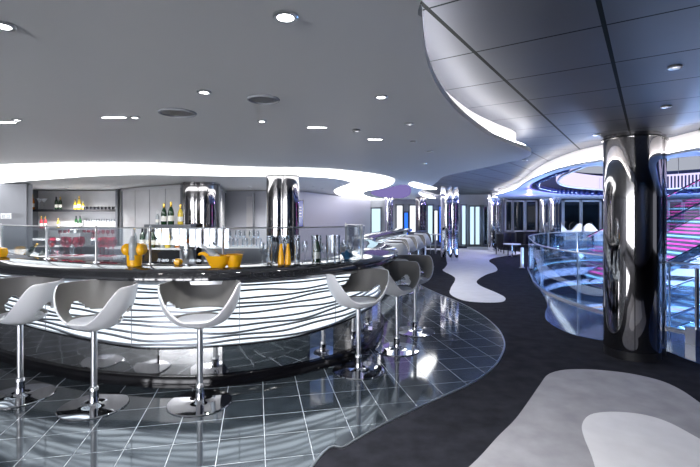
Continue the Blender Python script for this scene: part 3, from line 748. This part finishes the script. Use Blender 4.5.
for k,px in enumerate([131,139,145,149,153,158,163,168,173,178]):
    m=['clearb','green','clearb','glassw','green','glassw','clearb','yellow','glassw','amber'][k]
    if px<150:
        pass
    bottle(XD(px,D-.15),D-.17+(.15 if px<150 else 0),.91 if px>=150 else .91,'%s bottle in the back-bar front row above the %s'%({'clearb':'frosted','green':'green','glassw':'glass','label':'white','yellow':'yellow','amber':'amber'}[m],['left edge of the orange bucket','right edge of the orange bucket','gap by the third post','third post','cabinet left end','cabinet, left part','cabinet, middle','cabinet, right of middle','cabinet, right part','steel ice bucket'][k]),m,['gold','blackm','white'][k%3],1.05+.15*rr.random(),True,'front row bottles on the back bar')
cb2=thing('low_cabinet',(XD(125,D),D+.12,0),'low grey cabinet carrying bottles behind the orange bucket','cabinet',rz=-.15)
MB().box((0,0,.44),(.55,.5,.88)).build('body',M['frame'],cb2,smooth=0); MB().box((0,0,.895),(.57,.52,.03)).build('top',M['worktop'],cb2,smooth=0)
# right part of back bar: low counter of glassware
cb3=thing('glassware_counter',(XD(238,8.6),8.6,0),'low grey counter of glassware between the two bar columns','cabinet')
MB().box((0,0,.44),(1.25,.5,.88)).build('body',M['frame'],cb3,smooth=0); MB().box((0,0,.895),(1.28,.54,.03)).build('top',M['worktop'],cb3,smooth=0)
for k in range(14):
    glass(XD(215+ (k%7)*7,8.5),8.45+.2*(k//7),.91,['wine','tumbler'][k%2],'clear %s glass on the low counter between the bar columns'%['wine','tumbler'][k%2],'glassw',grp='clear %s glasses between the bar columns'%['wine','tumbler'][k%2],s=1.5)
bottle(XD(210.5,8.4),8.3,.91,'green wine bottle standing right of the corner column','green','blackm',1.35,True)
# small wall screen
sc=thing('wall_screen',(XD(300.5,11.95),11.83,0),'narrow dark screen with small white lines on the lavender wall','screen')
z0,z1=ZD(227,11.9),ZD(200,11.9)
MB().box((0,0,(z0+z1)/2),(.19,.05,z1-z0)).build('bezel',M['black'],sc,smooth=0)
MB().box((0,-.028,(z0+z1)/2),(.16,.004,z1-z0-.04)).build('display',mat('screen navy',(.01,.012,.04),.1,emit=(.03,.04,.16),estr=1),sc,smooth=0)
for k in range(4): MB().box((0,-.032,z1-.2-k*.08),(.08+.02*(k%2),.002,.02)).build('text_line',M['label'],sc,smooth=0)

# ---------------------------------------------------------------- far lounge
def armchair(x,y,rz,lab,m='blackm'):
    t=thing('armchair',(x,y,0),lab,'armchair',rz,group='black armchairs by the far column')
    MB().box((0,0,.36),(.62,.6,.12)).build('seat',M[m],t)
    mb=MB(); pts=[Vector((.36*math.cos(a),.34*math.sin(a)+.02)) for a in [PI*(-.12+1.24*k/20) for k in range(21)]]
    mb.sweep(pts,[(0,.30),(0,.78),(.06,.80),(.08,.78),(.08,.30)]).build('back_shell',M[m],t,smooth=50)
    for sx in(-.26,.26):
        for sy in(-.24,.24): MB().cyl((sx,sy,0),.018,.31,8).build('leg',M['black'],t)
    return t
armchair(XD(504,16.6),16.4,.7,'black tub armchair nearest the far chrome column')
armchair(XD(515,16.6),17.5,3.0,'black tub armchair in the middle, back to the camera')
armchair(XD(530,16),15.7,-.9,'black tub armchair closest to the balustrade')
tb_=thing('low_table',(XD(510,15.8),15.6,0),'small white-topped low table among the black armchairs','table')
MB().lathe([(0,.44),(.3,.44),(.3,.46),(0,.46)],n=24).build('top',M['white'],tb_); MB().cyl((0,0,0),.03,.44,10).build('pedestal',M['chrome'],tb_); MB().cyl((0,0,0),.2,.02,20).build('foot',M['chrome'],tb_)
x,y=G(522,268)
bo=thing('short_post',(x,y,0),'short silver post standing at the edge of the stone margin','post')
MB().lathe([(0,.0),(.045,0),(.045,.55),(.035,.575),(0,.58)],n=20).build('shaft',M['white'],bo); MB().lathe([(0,.0),(.08,0),(.08,.012),(.045,.02)],n=20).build('foot_plate',M['steel'],bo)
def cafe_chair(x,y,rz,lab,grp):
    t=thing('dining_chair',(x,y,0),lab,'chair',rz,group=grp)
    MB().box((0,0,.45),(.42,.42,.05)).build('seat',M['frame'],t); MB().box((0,.2,.72),(.42,.03,.32)).build('backrest',M['frame'],t)
    for sx in(-.18,.18):
        for sy in(-.18,.18): MB().cyl((sx,sy,0),.014,.45,6).build('leg',M['steel'],t)
for k,(px,D) in enumerate([(396,15.5),(414,15.5),(424,16.8),(447,16.8)]):
    cafe_chair(XD(px,D),D,[.4,-.4,.3,-.3][k],['grey dining chair before the far windows, left of the first pair','grey dining chair before the far windows, right of the first pair','grey dining chair under the blue screen, left one','grey dining chair under the blue screen, right one'][k],'chairs before the far windows')
for k,(px,D) in enumerate([(405,15.5),(435.5,16.8)]):
    t=thing('cafe_table',(XD(px,D),D,0),['round table between the first far pair of chairs','round table under the far blue screen'][k],'table')
    MB().lathe([(0,.72),(.24,.72),(.24,.75),(0,.75)],n=24).build('top',M['white'],t); MB().cyl((0,0,0),.03,.72,10).build('pedestal',M['steel'],t)
struct(MB().box((2.9,19.6,.05),(4.4,.7,.10)).build('trim_9',M['blackm'],smooth=0))
# white wavy sofas beyond the atrium
def sofa(x,y,lab,w=1.9):
    t=thing('curved_sofa',(x,y,0),lab,'sofa',group='white wavy sofas beyond the atrium')
    MB().box((0,0,.25),(w,.7,.4)).build('seat',M['white'],t)
    mb=MB(); n=24; xs=[-w/2+w*k/n for k in range(n+1)]
    top=[.95+.16*math.sin(k/n*2*PI*1.3) for k in range(n+1)]
    P=[Vector((v,.35)) for v in xs]
    mb.sweep(P,[(0,.05),(0,top),(.12,top),(.12,.05)]).build('wavy_back',M['white'],t,smooth=50)
    return t
for k,px in enumerate([572,603,634,676,707]): sofa(XD(px,18),18,['white wavy-backed sofa left of the group beyond the atrium','white wavy-backed sofa second beyond the atrium','white wavy-backed sofa beside the big column beyond the atrium','white wavy-backed sofa right of the big column','white wavy-backed sofa at the right edge beyond the stairs'][k],1.15)
for k,px in enumerate([563,578,593,608]):
    t=thing('dining_table',(XD(px,16.2),16.2,0),['round white table by the slim far pillar','round white table, second beyond the atrium','round white table, third beyond the atrium','round white table nearest the big column across the atrium'][k],'table',group='round white tables beyond the atrium')
    MB().lathe([(0,.72),(.26,.72),(.26,.76),(0,.76)],n=20).build('top',M['white'],t); MB().cyl((0,0,0),.04,.72,10).build('pedestal',M['chrome'],t)

# ---------------------------------------------------------------- atrium
struct(MB().sweep(hole,[(0,-.6),(0,-.02),(.04,-.02),(.04,-.6)],True).build('trim_10',M['slabw']))
struct(MB().box((9,11,-3.3),(17.6,20,.1)).build('floor_lower',M['deep'],smooth=0))
# travel direction of hole: clockwise from near -> left -> far ; inner side is to the right
r1=offset(hole,-1.0,True)
lowout=offset(hole,1.6,True)
struct(ring_with_hole(lowout,offset(hole,-.35,True),-1.75,-1.60,'floor_mezzanine',M['deep']))
struct(MB().sweep(offset(hole,-.36,True),[(0,-1.78),(0,-1.58),(-.03,-1.58),(-.03,-1.78)],True).build('trim_11',M['slabw']))
struct(MB().sweep(offset(hole,-.40,True),[(0,-1.70),(0,-1.66),(-.01,-1.66),(-.01,-1.70)],True).build('trim_12',M['warm']))
struct(MB().sweep(offset(hole,-.05,True),[(0,-.12),(0,-.09),(-.01,-.09),(-.01,-.12)],True).build('trim_13',M['cyanled']))
struct(MB().sweep(offset(hole,1.6,True),[(0,-3.3),(0,-.36),(.05,-.36),(.05,-3.3)],True).build('wall_lower',M['darkblue']))
struct(MB().sweep(offset(hole,-.18,True),[(0,-.86),(0,-.74),(-.10,-.74),(-.10,-.86)],True).build('trim_14',M['slabw']))
struct(MB().sweep(offset(hole,-.20,True),[(0,-.90),(0,-.87),(-.01,-.87),(-.01,-.90)],True).build('trim_15',M['cyanled']))
# balustrade
bl=thing('glass_balustrade',(0,0,0),'blue-tinted curved glass balustrade with steel handrail around the atrium opening','balustrade')
bc=offset(hole,.06,True)
MB().sweep(bc,[(0,.02),(0,.88),(.014,.88),(.014,.02)],True).build('glass_pane',M['glassb'],bl)
MB().tube([(p.x,p.y,.89) for p in bc],.013,8,True).build('handrail',M['steel'],bl)
MB().sweep(bc,[(-.012,.0),(-.012,.035),(.028,.035),(.028,.0)],True).build('shoe_rail',M['steel'],bl,smooth=40)
bq=resample(bc,1.55,True)
for p in bq: MB().box((p.x,p.y,.45),(.008,.03,.86)).build('clamp_post',M['steel'],bl,smooth=0)
# thick steel newel at the right
x,y=G(697,345)
nb=thing('steel_newel',(x,y,0),'squat steel newel block at the foot of the glass at the right edge','newel')
MB().box((0,0,.10),(.16,.16,.19)).build('block',M['steel'],nb,smooth=0); MB().box((0,0,.5),(.03,.03,.80)).build('upright',M['steel'],nb,smooth=0)
# reception counter and seats on the lower decks
rc=thing('lower_deck_counter',(8.6,11.2,-3.25),'curved pale counter on the deck below seen through the balustrade','counter')
arcp=[Vector((3.2*math.cos(a),-1.6*math.sin(a)+.6)) for a in [PI*k/24 for k in range(25)]]
MB().sweep(arcp,[(0,0),(0,.9),(.5,.9),(.5,0)]).build('body',M['slabw'],rc,smooth=50)
MB().sweep(arcp,[(-.05,.9),(-.05,.95),(.55,.95),(.55,.9)]).build('top',M['frame'],rc,smooth=50)
# stairs with pink lit treads
def stairs(x0,y0,z0,x1,z1,w,n,lab,led):
    t=thing('staircase',(x0,y0,z0),lab,'staircase')
    dx=(x1-x0)/n; dz=(z1-z0)/n
    for k in range(n):
        tr_=MB().box((dx*(k+.5),w/2,dz*(k+1)),(dx*1.05,w,.035)).build('tread',M['white'],t,smooth=0)
        MB().box((dx*k+.01,w/2,dz*(k+.5)),(.02,w*.96,dz*.42)).build('riser',M[led] if k%2 else M['cyanled'] if led=='pinkled' and k%4==0 else M[led],t,smooth=0)
    ang=math.atan2(z1-z0,x1-x0); L=math.hypot(x1-x0,z1-z0)
    for yy in(0,w):
        MB().box(((x1-x0)/2,yy,(z1-z0)/2-.02),(L,.05,.22),ry=-ang).build('stringer',M['chrome'],t,smooth=0)
        mb=MB(); P=[Vector((0,yy)),Vector((x1-x0,yy))]
        mb.sweep(P,[(0,[.1,z1-z0+.1]),(0,[.95,z1-z0+.95]),(.01,[.95,z1-z0+.95]),(.01,[.1,z1-z0+.1])]).build('glass_side',M['glassb'],t)
        MB().tube([(0,yy,.97),(x1-x0,yy,z1-z0+.97)],.022).build('handrail',M['chrome'],t)
    return t
stairs(5.75,9.2,.0,9.6,1.95,1.5,24,'glass-sided staircase with pink lit risers rising right beyond the column','pinkled')
stairs(5.0,8.0,-1.6,9.2,-.05,1.2,18,'lower glass-sided staircase with cool lit risers below the pink one','cyanled')
# suspended bead-curtain ring above the atrium
dr=resample(offset(resample(chole,.5,True),-.62,True),.2,True)
bc_=MB(); bc_.sweep(dr,[(0,2.34),(0,2.38),(-.04,2.38),(-.04,2.34)],True)
ringo=thing('bead_chandelier',(0,0,0),'oval ring chandelier of glowing white bead strings above the atrium','chandelier')
bc_.build('lower_hoop',M['white'],ringo)
MB().sweep(dr,[(0,2.78),(0,2.84),(-.04,2.84),(-.04,2.78)],True).build('upper_hoop',M['string'],ringo)
st=MB()
for p in resample(dr,.10,True): st.box((p.x,p.y,2.58),(.032,.032,.40))
tag(st.build('bead_strings',M['string'],ringo,smooth=0),kind='stuff')
for k in range(6):
    a=2*PI*k/6; p=dr[int(len(dr)*k/6)]
    MB().cyl((p.x,p.y,2.84),.01,1.72,6).build('hanger',M['steel'],ringo)
# dark globes along the rim of the opening
gm=None
gl=[p for p in resample(offset(chole,-.15,True),.36,True) if p.y>7]
for p in gl:
    if gm is None:
        gm=MB().lathe([(0,-.09),(.05,-.075),(.085,-.03),(.09,0),(.085,.03),(.05,.075),(0,.09)],n=16).build('globe_lamp',M['ball'],loc=(p.x,p.y,2.27)); tag(gm,'dark blue globe pendant in the row around the ceiling opening','pendant','dark blue globes round the opening')
    else:
        g=gm.copy(); C.objects.link(g); g.location=(p.x,p.y,2.27)

# ---------------------------------------------------------------- lights
def area(name,loc,rot,size,energy,col,sy=None):
    l=bpy.data.lights.new(name,'AREA'); l.energy=energy; l.color=col; l.size=size; l.shape='RECTANGLE' if sy else 'SQUARE'
    if sy: l.size_y=sy
    o=bpy.data.objects.new(name,l); C.objects.link(o); o.location=loc; o.rotation_euler=rot; return o
def point(name,loc,energy,col,r=.15):
    l=bpy.data.lights.new(name,'POINT'); l.energy=energy; l.color=col; l.shadow_soft_size=r
    o=bpy.data.objects.new(name,l); C.objects.link(o); o.location=loc; return o
point('violet_rim_light',(6.3,15.5,2.0),30,(.32,.2,1.0),.04)
point('atrium_blue_light',(6.5,10.0,-.9),1300,(.35,.55,1.0),.3)
point('atrium_blue_light_far',(9.5,12.5,-.4),420,(.6,.72,1.0),.3)
point('atrium_blue_light_near',(5.0,6.4,-.5),220,(.35,.55,1.0),.3)
def fill_light(name,loc,energy,col,label,deg=150,up=False):  # fill lamp added under the ceiling to brighten a dark area, housing made up
    t=thing('added_fill_light',loc,label,'downlight')
    MB().lathe([(0,0),(.05,0),(.05,-.012),(.04,-.014),(0,-.012)],n=20).build('housing',M['steel'],t)
    l=bpy.data.lights.new('lamp_light','SPOT'); l.energy=energy; l.color=col; l.spot_size=math.radians(deg); l.spot_blend=.6; l.shadow_soft_size=.06
    o=bpy.data.objects.new('lamp_light',l); C.objects.link(o); o.parent=t; o.location=(0,0,-.03); return t
fill_light('a',(-4.2,6.6,ZC),70,(1,.98,.96),'added fill light above the service area inside the bar')
fill_light('b',(-7.0,10.9,ZC),420,(1,.98,.96),'added fill light in front of the back shelves')
fill_light('f',(-2.4,10.6,ZC),150,(1,.98,.97),'added fill light before the grey wall between the bar columns')
fill_light('g',(-.2,9.5,ZC),60,(.95,.93,1),'added fill light before the lavender wall beyond the bar')
fill_light('c',(6.4,17.3,ZC),70,(.9,.92,1),'added fill light over the black armchairs')
fill_light('d',(10.2,17.6,ZC),110,(1,.97,.92),'added fill light over the white sofas beyond the atrium')
fill_light('e',(2.3,17.6,ZC),70,(.85,.9,1),'added fill light in front of the far windows')
w=bpy.data.worlds.new('World'); bpy.context.scene.world=w; w.use_nodes=True
w.node_tree.nodes['Background'].inputs[0].default_value=(.62,.66,.78,1); w.node_tree.nodes['Background'].inputs[1].default_value=.4

v=bpy.context.scene.view_settings; v.view_transform='Standard'; v.look='None'; v.exposure=.75; v.gamma=1; v.use_curve_mapping=False
bpy.context.scene.cycles.max_bounces=8
bpy.context.scene.cycles.use_denoising=True
bpy.context.scene.cycles.sample_clamp_indirect=4
